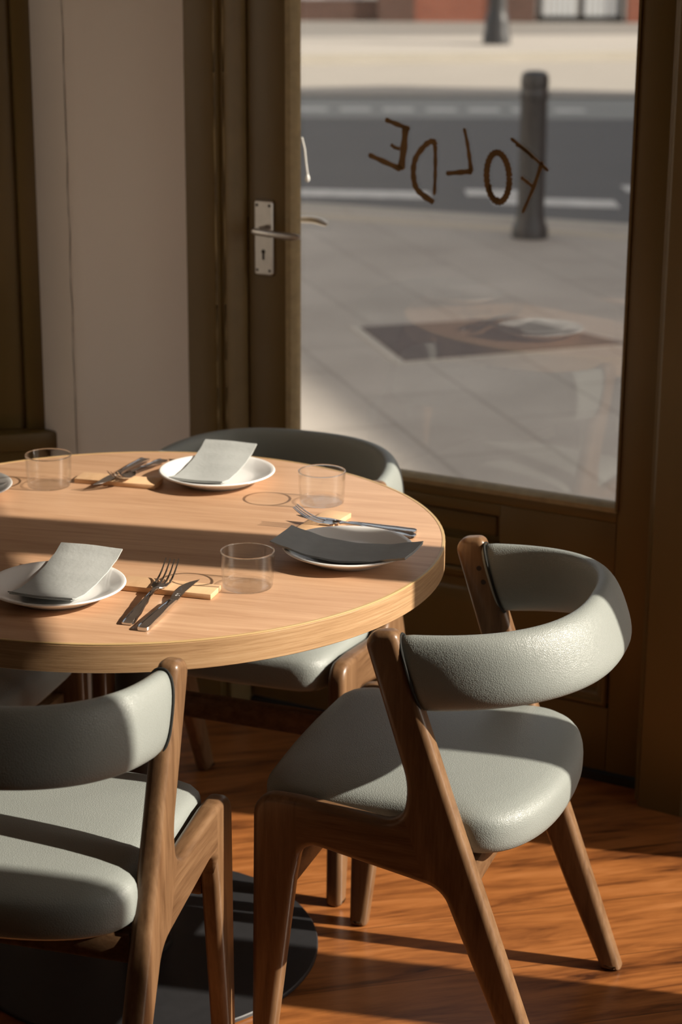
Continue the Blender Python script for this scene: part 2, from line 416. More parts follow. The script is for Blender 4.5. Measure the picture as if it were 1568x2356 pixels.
# hairline crack down the pier edge
g = Geo()
cr = [lpt(.2635 + .0009 * math.sin(i * 1.7) + .0008 * math.sin(i * 4.1), -.0045, .02 + i * .05) for i in range(40)]
g.tube(cr, .0006, 5); g.make('crack_line', 'dirt', wl)
LA = math.atan2(-LWd.y, -LWd.x)
win = struct(empty('window_1', lpt(.312, -.085), LA))   # local x runs back along the wall towards the door; -x away from it
def lbox(x0, x1, n0, n1, z0, z1, b=.004): return Geo().box(-x1, -x0, -n1, -n0, z0, z1, b)
lbox(0, .045, -.05, .0, .64, 2.4).make('window_frame', 'olive', win)
lbox(.045, .15, -.05, -.012, .64, 2.4).make('sash_stile', 'olive', win)
gg = Geo(); gg.box(-.44, .02, -.03, .09, .60, .64, .006); gg.make('window_sill', 'olive', win)
# panelling below that frame, then the side street wall with an added fill window, turning towards the room
g = Geo(); g.box(-.44, -.003, -.015, .05, 0, .60); g.box(-.44, 0, .0, .1, 2.4, 2.75); g.box(-.44, -.15, -.012, .05, .64, 2.4)
o = struct(g.make('wall_recess', 'olive', None, False)); o.location = lpt(.312, -.085); o.rotation_euler = (0, 0, LA)
sw = struct(empty('wall_street_side', SW0, SA))
g = Geo()
for a_, b_ in ((-.05, .05), (.52, 5.85)): g.box(a_, b_, -.06, 0, 0, 2.75)
g.box(.05, .52, -.06, 0, 0, .62); g.box(.05, .52, -.06, 0, 2.6, 2.75)
g.make('masonry', 'cream', sw, False)
win2 = struct(empty('fill_window', SW0, SA))  # narrow unseen window, added to light the cream pier
gg = Geo(); gg.box(.05, .08, -.06, .01, .62, 2.6); gg.box(.49, .52, -.06, .01, .62, 2.6); gg.box(.05, .52, -.06, .01, .62, .66); gg.box(.05, .52, -.06, .01, 2.56, 2.6)
gg.make('window_frame', 'olive', win2, False)
gg = Geo(); gg.box(.08, .49, -.035, -.030, .66, 2.56); gg.make('glass_pane', 'pane', win2, False)

# ------------------------------------------------------------------ door and its casing
door = struct(empty('door_1', D0, DA))       # local x along the door, local -y into the room
def db(x0, x1, n0, n1, z0, z1, b=.003): return Geo().box(x0, x1, -n1, -n0, z0, z1, b)
GL, GR, GB, GT = .098, .826, .598, 2.0
g = Geo()
g.box(-.016, GL - .022, 0, .044, .025, 2.1, .003)               # lock stile
db_ = g.box(GR + .004, .905, 0, .044, .025, 2.1, .003)          # hinge stile
g.make('door_stile', 'olive', door)
g = Geo(); g.box(GL - .022, GR + .004, 0.0, .044, .56, GB - .016, .003)
g.box(GL - .022, .30, 0.0, .044, .415, .56, .002); g.box(.578, GR + .004, 0.0, .044, .415, .56, .002)
g.box(.30, .578, 0.0, .044, .415, .474, .002); g.box(.30, .578, 0.0, .044, .536, .56, .002)
g.make('lock_rail', 'olive', door)
g = Geo(); g.box(GL - .022, GR + .004, 0, .044, .025, .165, .003); g.make('bottom_rail', 'olive', door)
g = Geo(); g.box(GL - .022, GR + .004, 0, .044, GT, 2.1, .003); g.make('top_rail', 'olive', door)
# lower panel, recessed, with a mitred moulding and a raised field
g = Geo(); g.box(GL - .022, GR + .004, .018, .034, .16, .42)
def ring_rect(x0, x1, z0, z1, prof):
    R = []
    for d, n in prof: R.append([(x0 + d, -n, z0 + d), (x1 - d, -n, z0 + d), (x1 - d, -n, z1 - d), (x0 + d, -n, z1 - d)])
    G = Geo(); G.rings([list(q) for q in R], False, False); return G
o = g.make('lower_panel', 'olive', door, False)
ring_rect(GL - .02, GR, .167, .413, [(0, .001), (.004, .005), (.010, .004), (.014, -.002), (.020, -.004), (.026, -.012), (.03, -.018)]).make('panel_moulding', 'olive', o, True, 35)
ring_rect(GL + .03, GR - .05, .215, .365, [(0, -.018), (.008, -.012), (.03, -.008)]).make('raised_field', 'olive', o, True, 35)
g = Geo(); g.box(GL + .06, GR - .08, .008, .02, .245, .335); g.make('raised_field', 'olive', o, False)
# glazing beads around the pane (worn paint)
g = Geo()
def bead_strip(x0, x1, z0, z1, vert, jit):
    n = 26; R = []
    for i in range(n + 1):
        f = i / n
        w = 1 + jit * random.uniform(-1, 1)
        if vert:
            z = z0 + (z1 - z0) * f
            R.append([(x0, .004, z), (x0, -.004, z), (x0 + (x1 - x0) * .55, -.004 * w, z), (x1 - (x1 - x0) * .12 * w, .006, z), (x1, .016, z), (x1, .022, z)])
        else:
            x = x0 + (x1 - x0) * f
            R.append([(x, .004, z0), (x, -.004, z0), (x, -.004 * w, z0 + (z1 - z0) * .55), (x, .006, z1 - (z1 - z0) * .12 * w), (x, .016, z1), (x, .022, z1)])
    return Geo().rings(R, True, True)
bead_strip(GL - .022, GL, GB - .014, GT, True, .12).make('glazing_bead', 'putty', door, True, 30)
bead_strip(GR + .006, GR - .004, GB - .014, GT, True, .12).make('glazing_bead', 'olive', door, True, 30)
bead_strip(GL - .02, GR + .004, GB - .017, GB, False, .25).make('glazing_bead', 'putty', door, True, 30)
pane = Geo().box(GL - .004, GR + .004, .020, .026, GB - .006, GT + .004).make('glass_pane', 'pane', door, False)
# letter box
g = Geo(); g.box(.295, .583, .024, .034, .47, .54); lb = g.make('letterbox_recess', 'olive', door)
g = Geo(); g.box(.316, .562, .019, .0245, .484, .527, .002); g.make('letterbox_flap', 'olive', lb)
# handle set, room side and street side
g = Geo(); out = fillet([(.0035, .983, .006), (.0475, .983, .006), (.0475, 1.140, .006), (.0035, 1.140, .006)])
i1 = inset(out, .0025)
g.rings([[(x, 0, z) for x, z in out], [(x, -.006, z) for x, z in out], [(x, -.009, z) for x, z in i1]])
hp = g.make('handle_plate', 'steel', door, True, 35)
def lever(side, t0, zc):
    s = -side
    pts = [(t0, s * .008, zc), (t0, s * .030, zc)]
    a = [(t0 - .008 + k * .01, s * (.046 + .003 * math.sin(k * .3)), zc - .0005 * k + .0006 * max(0, k - 8) ** 2 * .3) for k in range(0, 12)]
    G = Geo(); G.tube([(t0, s * .006, zc), (t0, s * .044, zc)], .009, 16)
    G.tube(a, [.006] + [.0075] * 9 + [.007, .0045], 14)
    return G
lever(1, .0315, 1.081).make('lever_handle', 'steel', hp, True, 50)
# keyhole and screws
g = Geo(); g.tube([(.0255, -.0085, 1.033), (.0255, -.0098, 1.033)], .0045, 14); g.box(.0232, .0278, -.0098, -.0085, 1.016, 1.032); g.make('keyhole', 'dirt', hp)
for x, z in ((.0105, 1.1295), (.0405, 1.1295), (.0105, .9935), (.0405, .9935)):
    Geo().tube([(x, -.0085, z), (x, -.0097, z)], .0032, 10).make('screw', 'plug', hp)
g = Geo(); g.box(.0035, .0475, .044, .052, .983, 1.140, .003); op = g.make('handle_plate', 'steel', door)
g = Geo(); g.tube([(.026, .05, 1.085), (.026, .092, 1.085)], .010, 16)
g.tube([(.018 + k * .011, .092 + .001 * k, 1.0880 + .0005 * k - (0.0006 * max(0, k - 5) ** 2)) for k in range(10)], [.008] * 8 + [.0078, .005], 14)
g.make('lever_handle', 'steel', op, True, 50)
# lock edge shadow gap latch
g = Geo(); g.box(-.024, -.016, .006, .03, 1.03, 1.10); g.make('latch', 'dirt', door)
# hand painted name on the pane, seen from behind
def ribbon(pts, wd, n=6):
    P = [Vector((x, z)) for x, z in pts]; Q = []
    for i in range(len(P) - 1):
        p0 = P[max(i - 1, 0)]; p1 = P[i]; p2 = P[i + 1]; p3 = P[min(i + 2, len(P) - 1)]
        for k in range(n):
            t = k / n
            Q.append(.5 * ((2 * p1) + (-p0 + p2) * t + (2 * p0 - 5 * p1 + 4 * p2 - p3) * t * t + (-p0 + 3 * p1 - 3 * p2 + p3) * t ** 3))
    Q.append(P[-1]); R = []
    for i, q in enumerate(Q):
        d = (Q[min(i + 1, len(Q) - 1)] - Q[max(i - 1, 0)]).normalized(); nn = Vector((-d.y, d.x))
        f = i / (len(Q) - 1); ww = wd if isinstance(wd, (int, float)) else wd[0] + (wd[1] - wd[0]) * f
        ww *= .5 * (1 + .12 * math.sin(i * 1.3)) * (.55 if i in (0, len(Q) - 1) else 1)
        a = q + nn * ww; b = q - nn * ww
        R.append([(a.x, .0200, a.y), (a.x, .0192, a.y), (b.x, .0192, b.y), (b.x, .0200, b.y)])
    return Geo().rings(R)
E1 = [(0.2937, 1.3179), (0.3192, 1.3101), (0.3491, 1.3013)]
E2 = [(0.3396, 1.3047), (0.3364, 1.2651), (0.3305, 1.2198)]
E3 = [(0.3073, 1.2692), (0.3155, 1.2639), (0.3275, 1.2614)]
E4 = [(0.2569, 1.2457), (0.2903, 1.2345), (0.3311, 1.2212)]
D1 = [(0.4057, 1.2745), (0.407, 1.2406), (0.4071, 1.2091), (0.406, 1.1747)]
D2 = [(0.4063, 1.2733), (0.4026, 1.2801), (0.3953, 1.2796), (0.3822, 1.2705), (0.3649, 1.2485), (0.3588, 1.227), (0.3598, 1.2033), (0.3661, 1.1851), (0.3812, 1.1729), (0.4052, 1.1601)]
L1 = [(0.4682, 1.3105), (0.4758, 1.2813), (0.4812, 1.2531), (0.486, 1.2249)]
L2 = [(0.4877, 1.2276), (0.4623, 1.2238), (0.4309, 1.2194)]
O1 = [(0.5677, 1.2213), (0.5678, 1.2089), (0.5664, 1.1972), (0.5633, 1.1871), (0.5589, 1.1791), (0.5535, 1.1739), (0.5473, 1.1718), (0.5409, 1.173), (0.5347, 1.1774), (0.5291, 1.1846), (0.5244, 1.1943), (0.5211, 1.2057), (0.5193, 1.218), (0.5192, 1.2304), (0.5207, 1.2421), (0.5238, 1.2522), (0.5282, 1.26), (0.5337, 1.2651), (0.5398, 1.2671), (0.5462, 1.2659), (0.5523, 1.2615), (0.5579, 1.2543), (0.5625, 1.2448), (0.5659, 1.2335), (0.5677, 1.2213)]
O2 = [(0.527 + .0, 1.205), (0.528, 1.19), (0.536, 1.179), (0.548, 1.1765)]
F1 = [(0.5683, 1.2965), (0.6033, 1.2736), (0.6492, 1.2388)]
F1b = [(0.5791, 1.2854), (0.5976, 1.2758), (0.6178, 1.2605)]
F2 = [(0.636, 1.2565), (0.6198, 1.2055), (0.5977, 1.1535)]
F3 = [(0.5925, 1.2229), (0.6054, 1.2148), (0.6183, 1.2067)]
for ch, st in (('letter_f', [(F1, .0055), (F1b, .0045), (F2, (.007, .005)), (F3, .0055)]), ('letter_o', [(O1, .0105), (O2, .006)]), ('letter_l', [(L1, (.005, .008)), (L2, (.010, .007))]),
               ('letter_d', [(D1, (.007, .0055)), (D2, (.009, .010))]), ('letter_e', [(E1, .008), (E2, (.011, .013)), (E3, .006), (E4, (.008, .010))])):
    G = Geo()
    for s_, w_ in st:
        r_ = ribbon(s_, w_ * 1.2 if not isinstance(w_, tuple) else (w_[0] * 1.2, w_[1] * 1.2)); G.add(r_.v, r_.f)
    o = G.make(ch, 'lettering', pane, False)
# casing around the door: left (two steps and a splayed jamb), right, head
cas = struct(empty('trim_1', D0, DA))
def prism(name, outl, z0, z1, mat, parent, ang=30):
    v = [(t, -n, z0) for t, n in outl] + [(t, -n, z1) for t, n in outl]; N = len(outl)
    return link(name, v, [list(range(N)), list(range(N, 2 * N))] + [[i, (i + 1) % N, N + (i + 1) % N, N + i] for i in range(N)], mat, parent, True, ang)
prism('left_casing', [(-.150, 0.0), (-.150, .05), (-.142, .058), (-.116, .060), (-.070, .060), (-.062, .0575), (-.059, .052), (-.058, .043), (-.050, .0435), (-.046, .042), (-.046, -.05), (-.150, -.05)], 0, 2.75, 'olive', cas)
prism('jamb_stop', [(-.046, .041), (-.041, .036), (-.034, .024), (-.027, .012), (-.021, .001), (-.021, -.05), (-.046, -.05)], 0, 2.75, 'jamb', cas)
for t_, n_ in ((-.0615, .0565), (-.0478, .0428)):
    Geo().tube([(t_ + .0004 * math.sin(k * 2.3), -n_, .02 + k * .06) for k in range(36)], [.0014 + .0007 * math.sin(k * 1.9) for k in range(36)], 6).make('arris_highlight', 'putty', cas)  # pale tubes painting the lit arris lines of the casing
prism('right_casing', [(.908, -.05), (.908, .030), (.912, .042), (.922, .046), (.925, .062), (.932, .072), (1.02, .078), (1.028, .07), (1.030, -.05)], 0, 2.75, 'olive', cas)
prism('head_casing', [(-.02, .06), (.91, .06), (.91, -.05), (-.02, -.05)], 2.1, 2.75, 'olive', cas)
Geo().box(-.03, .91, -.0, .09, -.02, .018, .003).make('threshold', 'dirt', cas)
# wall right of the casing, up to the corner
g = Geo(); g.box(1.026, 1.62, -.02, .12, -.1, 2.75); g.box(1.026, 1.14, .12, .33, -.1, 2.75); o = struct(g.make('wall_front', 'cream', None, False)); o.location = D0; o.rotation_euler = (0, 0, DA)  # outer pilaster is unseen, added to keep sun off the door
g = Geo(); g.box(-.30, -.149, -.0, .1, 0, 2.75); o = struct(g.make('wall_corner', 'cream', None, False)); o.location = D0; o.rotation_euler = (0, 0, DA)

# ------------------------------------------------------------------ chairs
SIDE = fillet([(-.020, 0, .006), (.016, 0, .006), (.081, .145, .30), (.168, .352, .045), (.385, .393, .028), (.397, .33, .12), (.437, 0, .006), (.468, 0, .006),
               (.462, .462, .034), (.385, .461, .05), (.232, .444, .036), (.220, .505, .20), (.294, .737, .026), (.243, .744, .014), (.16, .505, .4)])
SIDE = resample(SIDE, .02)
def side_rings(x0, x1, r):
    rings = []
    for k in range(6):
        a = PI / 2 * k / 5
        rings.append((inset(SIDE, r * (1 - math.sin(a))), x0 + r * (1 - math.cos(a))))
    R = [[(x, y, z) for y, z in o] for o, x in rings]
    rings2 = []
    for k in range(6):
        a = PI / 2 * k / 5
        rings2.append((inset(SIDE, r * (1 - math.cos(a))), x1 - r * (1 - math.sin(a))))
    R += [[(x, y, z) for y, z in o] for o, x in rings2]
    return R
def cut_bm(bm, planes):
    b = bm.copy()
    for co, no in planes:
        bmesh.ops.bisect_plane(b, geom=b.verts[:] + b.edges[:] + b.faces[:], plane_co=co, plane_no=no, clear_outer=True, clear_inner=False)
    return b
def bm_obj(name, bm, mat, parent):
    me = bpy.data.meshes.new(name); bm.to_mesh(me); bm.free(); me.materials.append(M[mat])
    for p in me.polygons: p.use_smooth = True
    o = bpy.data.objects.new(name, me); COL.objects.link(o); o.parent = parent; return o
def seat_outline():
    N = 20; P = []
    P += [(.150, .470), (.172, .468), (.190, .461), (.203, .448), (.210, .43), (.212, .40), (.2125, .34), (.213, .27), (.2135, .215), (.216, .185), (.221, .16)]
    n = 2.35
    for k in range(N + 1):
        a = PI / 2 * (1 - k / N)
        P.append((.2245 * abs(math.sin(a)) ** (2 / n), .138 - .108 * abs(math.cos(a)) ** (2 / n)))
    L = [(-x, y) for x, y in P[::-1]][1:]
    F = [(-.10, .4725), (-.05, .4745), (0, .475), (.05, .4745), (.10, .4725)]
    return P + L + F
def make_chair():
    root = empty('dining_chair')
    for sgn in (-1, 1):
        x0, x1 = (.217, .249) if sgn > 0 else (-.249, -.217)
        G = Geo().rings(side_rings(x0, x1, .011))
        bm = bmesh.new()
        vv = [bm.verts.new(v) for v in G.v]
        for f in G.f: bm.faces.new([vv[i] for i in f])
        bmesh.ops.recalc_face_normals(bm, faces=bm.faces[:])
        seam_front = (Vector((0, .392, .4)), Vector((0, 1, .02)))       # front leg is everything in front of this
        d = Vector((0, .335, 1)).normalized(); nrm = Vector((0, d.z, -d.y))  # along the slanting rear leg
        seam_rear = (Vector((0, .205, .40)), nrm)
        fl = cut_bm(bm, [(seam_front[0], -seam_front[1])])
        bm_obj('front_leg', fl, 'chair_wood', root)
        rest = cut_bm(bm, [seam_front])
        bm_obj('rear_leg', cut_bm(rest, [seam_rear]), 'chair_wood', root)
        bm_obj('side_rail', cut_bm(rest, [(seam_rear[0], -seam_rear[1])]), 'chair_rail', root)
        rest.free(); bm.free()
        rl = [c for c in root.children if c.name.startswith('rear_leg')][-1]
        for y, z in ((.247, .693), (.239, .670)):
            xi = .217 if sgn > 0 else -.217
            Geo().tube([(xi + .001 * sgn, y, z), (xi - .0008 * sgn, y, z)], .0042, 12).make('screw_plug', 'plug', rl)
    # rails across
    Geo().box(-.218, .218, .404, .428, .306, .352, .006).make('front_rail', 'chair_rail', root)
    Geo().box(-.218, .218, .122, .146, .345, .392, .006).make('rear_rail', 'chair_rail', root)
    # seat pad
    so = seat_outline(); c = Vector((0, .25))
    prof = [(.02, .404), (.9, .404), (.962, .405), (.985, .410), (.997, .419), (1.0, .430), (1.0, .440), (.996, .449), (.986, .457), (.968, .4625), (.93, .4685), (.85, .474), (.7, .478), (.5, .4805), (.3, .4815), (.12, .482), (.01, .482)]
    R = []
    for f, z in prof: R.append([(c.x + (x - c.x) * f, c.y + (y - c.y) * f, z) for x, y in so])
    Geo().rings(R).make('seat', 'leather', root, True, 80)
    # curved backrest
    yC, zE, zC, hE, hC, tC, n, tau, cc, yE, tE = -.0110, .6775, .7030, .0557, .0490, .36, 2.55, .0205, .2260, .2250, .33
    NS, NA = 72, 36; cen = []
    for i in range(NS + 1):
        # uneven steps keep the ends smooth
        s = -1 + 2 * i / NS; ph = s * PI / 2
        cen.append(Vector((math.copysign(cc * abs(math.sin(ph)) ** (2 / n), ph), yE + (yC - yE) * max(math.cos(ph), 0) ** (2 / n))))
    def section(i, grow=0.0):
        s = -1 + 2 * i / NS; ph = s * PI / 2; Yr = max(math.cos(ph), 0) ** (2 / n)
        a = cen[max(i - 1, 0)]; b = cen[min(i + 1, NS)]; d = (b - a).normalized(); N = Vector((d.y, -d.x))
        h = hE + (hC - hE) * Yr + grow; tl = tE + (tC - tE) * Yr; z0 = zE + (zC - zE) * Yr; tt = tau + grow
        ring = []
        for j in range(NA):
            t = 2 * PI * j / NA
            k = math.copysign(abs(math.sin(t)) ** .78, math.sin(t)); m = math.copysign(abs(math.cos(t)) ** .85, math.cos(t))
            dz = h * k
            ring.append((cen[i].x + N.x * tt * m, cen[i].y + N.y * tt * m + tl * dz, z0 + dz))
        return ring
    R = [section(i) for i in range(NS + 1)]
    # soft ends
    def shrink(r, f, dy):
        cx = Vector((0, 0, 0))
        for q in r: cx += Vector(q)
        cx /= len(r); return [tuple(cx + (Vector(q) - cx) * f + Vector((0, dy, 0))) for q in r]
    R[0] = shrink(R[0], .97, 0); R[-1] = shrink(R[-1], .97, 0)
    R = [shrink(R[0], .88, .004)] + R + [shrink(R[-1], .88, .004)]
    bk = Geo().rings(R).make('backrest', 'leather', root, True, 80)
    for i in (0, NS):
        ring = section(i, .0012); ring = [(x, y - .0035, z) for x, y, z in ring]
        Geo().tube(ring + [ring[0]], .0021, 8, False).make('piping', 'piping', bk)
    return root
CG = 'grey leather dining chairs around the round table'
chair = make_chair()
def place(o, x, y, th, label):
    o.location = (x, y, 0); o.rotation_euler = (0, 0, th - PI / 2); return tag(o, label, 'chair', CG)
place(chair, .3878, 2.7973, 2.8074, 'grey leather dining chair in front of the glazed door, right of the table, fully visible')
spots = [(-.0623, 3.7432, 4.3489, 'grey leather dining chair tucked in behind the table, with its back to the glass door'),
         (-.5258, 2.3560, 1.2916, 'grey leather dining chair in the foreground seen from behind, its back to the viewer'),
         (-.975, 3.300, rad(-18), 'shaded grey leather dining chair at the left side of the table, mostly out of frame')]
for x, y, th, lb_ in spots: place(dup(chair, (0, 0, 0), 0), x, y, th, lb_)

# ------------------------------------------------------------------ table
TC = (-.3373, 3.0801); TR = .5062; TZ = .75
table = tag(empty('round_table', (TC[0], TC[1], 0)), 'round oak dining table on a black pedestal laid with plates and glasses', 'table')
Geo().lathe([(.03, TZ - .042), (TR - .02, TZ - .042), (TR - .004, TZ - .042), (TR - .004, TZ - .0012), (TR - .0046, TZ - .0004), (TR - .006, TZ), (.2, TZ), (.02, TZ)], 128).make('tabletop', 'tabletop', table, True, 30)
top = [c for c in table.children if c.name.startswith('tabletop')][0]
def ringsolid(r0, r1, z0, z1, b, n=128):
    return Geo().lathe([(r0, z0), (r1 - b, z0), (r1, z0 + b), (r1, z1 - b), (r1 - b, z1), (r0, z1), (r0, z0)], n, 0, 0, False, False)
ringsolid(TR - .0042, TR, TZ - .043, TZ - .0022, .0008).make('edge_band', 'table_edge', top, True, 30)
ringsolid(TR - .0046, TR - .0002, TZ - .0022, TZ + .0003, .0006).make('edge_line', 'edge_line', top, True, 30)
Geo().lathe([(.036, .012), (.036, .69), (.036, .7)], 40).make('column', 'black_column', table, True, 30)
Geo().lathe([(.05, .008), (.05, .014), (.046, .017), (.02, .017)], 40).make('column_collar', 'black_column', table, True, 30)
Geo().lathe([(.05, 0), (.299, 0), (.302, .002), (.302, .007), (.300, .009), (.05, .009)], 96).make('base_plate', 'black_metal', table, True, 30)
Geo().lathe([(.03, .694), (.15, .694), (.15, .708), (.03, .708)], 48).make('top_plate', 'black_column', table, True, 30)

# ------------------------------------------------------------------ tableware
def make_plate():
    r = .1025
    prof = [(.002, .0035), (.045, .003), (.056, .0015), (.058, 0), (.062, 0), (.064, .002), (.078, .0085), (.095, .0165), (.1015, .0195), (.1025, .0208), (.1018, .0222), (.0998, .0226),
            (.094, .0205), (.078, .0135), (.068, .0092), (.062, .0078), (.05, .0074), (.002, .0072)]
    return Geo().lathe(prof, 96).make('plate', 'china', None, True, 60)
plate = make_plate()
PL = [((-.2193, 3.388), 'white plate at the back of the table, in front of the chair by the door'),
      ((.0112, 2.957), 'white plate nearest the right edge of the table, half under a shaded napkin'),
      ((-.418, 2.772), 'white plate nearest the foreground, cut by the left edge of the frame'),
      ((-.668, 3.285), 'white plate at the far left, only its rim showing')]
for i, ((x, y), lb_) in enumerate(PL):
    o = plate
    if i: o = plate.copy(); COL.objects.link(o)
    o.location = (x, y, TZ + .0002); tag(o, lb_, 'plate', 'white side plates on the round table')

def make_napkin(name, mat, zf, wd, L0, L1, bend=0.0, skew=0.0):
    """sheet folded double; local y runs away from its chair; zf(s) height of the fold line"""
    NX, NY = 14, 30; layers = []
    for dz, ins in ((.0042, 0.0), (.0018, .0025)):
        up = []; dn = []
        for j in range(NY + 1):
            s = L0 + (L1 - L0 - ins * 1.5) * j / NY
            ru = []; rd = []
            for i in range(NX + 1):
                u = -1 + 2 * i / NX; x = u * (wd - ins) + skew * s
                z = zf(s) + bend * u * u * (.4 + .6 * j / NY) + .0007 * math.sin(3.1 * u + 14 * s) + .0005 * math.sin(31 * s + 2 * u)
                ru.append((x, s, z + dz)); rd.append((x, s, z + dz - .0019))
            up.append(ru); dn.append(rd)
        layers.append((up, dn))
    G = Geo()
    for up, dn in layers:
        k = len(G.v); W = NX + 1
        for r in up: G.v += r
        for r in dn: G.v += r
        o2 = (NY + 1) * W
        for j in range(NY):
            for i in range(NX):
                a = k + j * W + i; G.f.append([a, a + 1, a + W + 1, a + W]); b = a + o2; G.f.append([b + W, b + W + 1, b + 1, b])
        for j in range(NY):
            for i in (0, NX):
                a = k + j * W + i; G.f.append([a, a + W, a + W + o2, a + o2])
        for i in range(NX):
            for j in (0, NY):
                a = k + j * W + i; G.f.append([a, a + 1, a + 1 + o2, a + o2])
    return G.make(name, mat, None, True, 50)
def interp(tab):
    def f(s):
        if s <= tab[0][0]: return tab[0][1]
        for (a, za), (b, zb) in zip(tab, tab[1:]):
            if s <= b:
                t = (s - a) / (b - a); t = t * t * (3 - 2 * t) * .5 + t * .5; return za + (zb - za) * t
        return tab[-1][1]
    return f
zs = interp([(-.098, .0245), (-.07, .0150), (-.04, .0110), (0, .0125), (.04, .0175), (.08, .026), (.115, .038)])
zc = interp([(-.112, .0285), (-.09, .0240), (-.05, .0150), (0, .0115), (.05, .0150), (.09, .0240), (.115, .0300)])
NG = 'paper napkins on the plates'
o = make_napkin('napkin', 'napkin', zs, .0495, -.078, .113); o.location = (-.232, 3.400, TZ); o.rotation_euler = (0, 0, rad(74) - PI / 2)
tag(o, 'pale grey paper napkin standing up on the plate at the back of the table', 'napkin', NG)
o = make_napkin('napkin', 'napkin', zs, .0505, -.084, .108); o.location = (-.410, 2.790, TZ); o.rotation_euler = (0, 0, rad(74) - PI / 2)
tag(o, 'pale grey paper napkin on the foreground plate at the left edge', 'napkin', NG)
o = make_napkin('napkin', 'napkin_shaded', zc, .0460, -.108, .112, .002); o.location = (.011, 2.940, TZ); o.rotation_euler = (0, 0, rad(160) - PI / 2)
tag(o, 'grey paper napkin sagging across the right-hand plate in shadow', 'napkin', NG)
o = make_napkin('napkin', 'napkin', zc, .030, -.100, .090); o.location = (-.668, 3.280, TZ); o.rotation_euler = (0, 0, rad(-20) - PI / 2)
tag(o, 'grey paper napkin on the far left plate, just a corner in view', 'napkin', NG)

def make_tumbler():
    root = empty('tumbler')
    H, R0, R1 = .0568, .0375, .0405
    Geo().lathe([(R0 + .0006, .008), (R0 + .0012, .016), (R0 + .0022, .034), (R1, H - .0012), (R1 - .0019, H - .0012), (R0 + .0003, .034), (R0 - .0008, .016), (R0 - .0016, .008)], 96, 0, 0, False, False).make('glass_wall', 'tumbler', root, True, 60)
    Geo().rings([[((R1 - .0009 + .0013 * math.cos(2 * PI * k / 12)) * math.cos(2 * PI * j / 96), (R1 - .0009 + .0013 * math.cos(2 * PI * k / 12)) * math.sin(2 * PI * j / 96), H - .0011 + .0011 * math.sin(2 * PI * k / 12)) for k in range(12)] for j in range(97)], False, False).make('rim', 'tumbler_solid', root, True, 80)
    Geo().lathe([(.002, .0012), (.030, .001), (.0345, 0), (R0 - .0007, .0010), (R0 + .0004, .0035), (R0 + .0006, .008), (R0 - .0016, .0080), (R0 - .004, .0068), (.030, .0062), (.002, .0056)], 96).make('base', 'tumbler_base', root, True, 50)
    return root
tum = make_tumbler()
for i, (x, y, lb_) in enumerate(((-.139, 2.822, 'low clear glass tumbler in front, beside the foreground knife and wooden rest'),
                      (-.0328, 3.262, 'low clear glass tumbler at the right, beyond the fork on the right-hand rest'),
                      (-.512, 3.356, 'low clear glass tumbler at the back left of the table'))):
    o = tum
    if i: o = dup(tum, (0, 0, 0), 0)
    o.location = (x, y, TZ + .0002); tag(o, lb_, 'glass', 'clear glass tumblers on the table')

def make_rest():
    return Geo().box(-.075, .075, -.0225, .0225, 0, .0085, .0008).make('cutlery_rest', 'board', None, True, 30)
rest_ = make_rest()
RESTS = [(-.256, 2.802, -16.5, 'pale wooden cutlery rest in front, under the foreground knife and fork'),
         (-.392, 3.374, -15.0, 'pale wooden cutlery rest at the back, left of the rear plate'),
         (-.036, 3.116, 64.0, 'pale wooden cutlery rest at the right, partly under the rim of a plate')]
for i, (x, y, a, lb_) in enumerate(RESTS):
    o = rest_
    if i: o = rest_.copy(); COL.objects.link(o)
    o.location = (x, y, TZ + .0002); o.rotation_euler = (0, 0, rad(a)); tag(o, lb_, 'cutlery rest', 'wooden cutlery rests')

def loft_strip(stations):
    """stations: (x, z, half width, thickness, rim) along x -> rounded flat bar"""
    R = []
    for x, z, hw, th, rim in stations:
        R.append([(x, -hw, z + th * .4), (x, -hw * .93, z + th + rim), (x, -hw * .72, z + th + rim * .9), (x, -hw * .62, z + th), (x, hw * .62, z + th), (x, hw * .72, z + th + rim * .9), (x, hw * .93, z + th + rim), (x, hw, z + th * .4), (x, hw * .85, z), (x, -hw * .85, z)])
    return Geo().rings(R)
def smooth_tab(tab, n):
    xs = [t[0] for t in tab]; out = []
    for k in range(n + 1):
        x = xs[0] + (xs[-1] - xs[0]) * k / n
        for a, b in zip(tab, tab[1:]):
            if x <= b[0] + 1e-9:
                t = (x - a[0]) / (b[0] - a[0]); u = t * t * (3 - 2 * t)
                out.append([x] + [a[i] + (b[i] - a[i]) * u for i in range(1, len(a))]); break
    return out
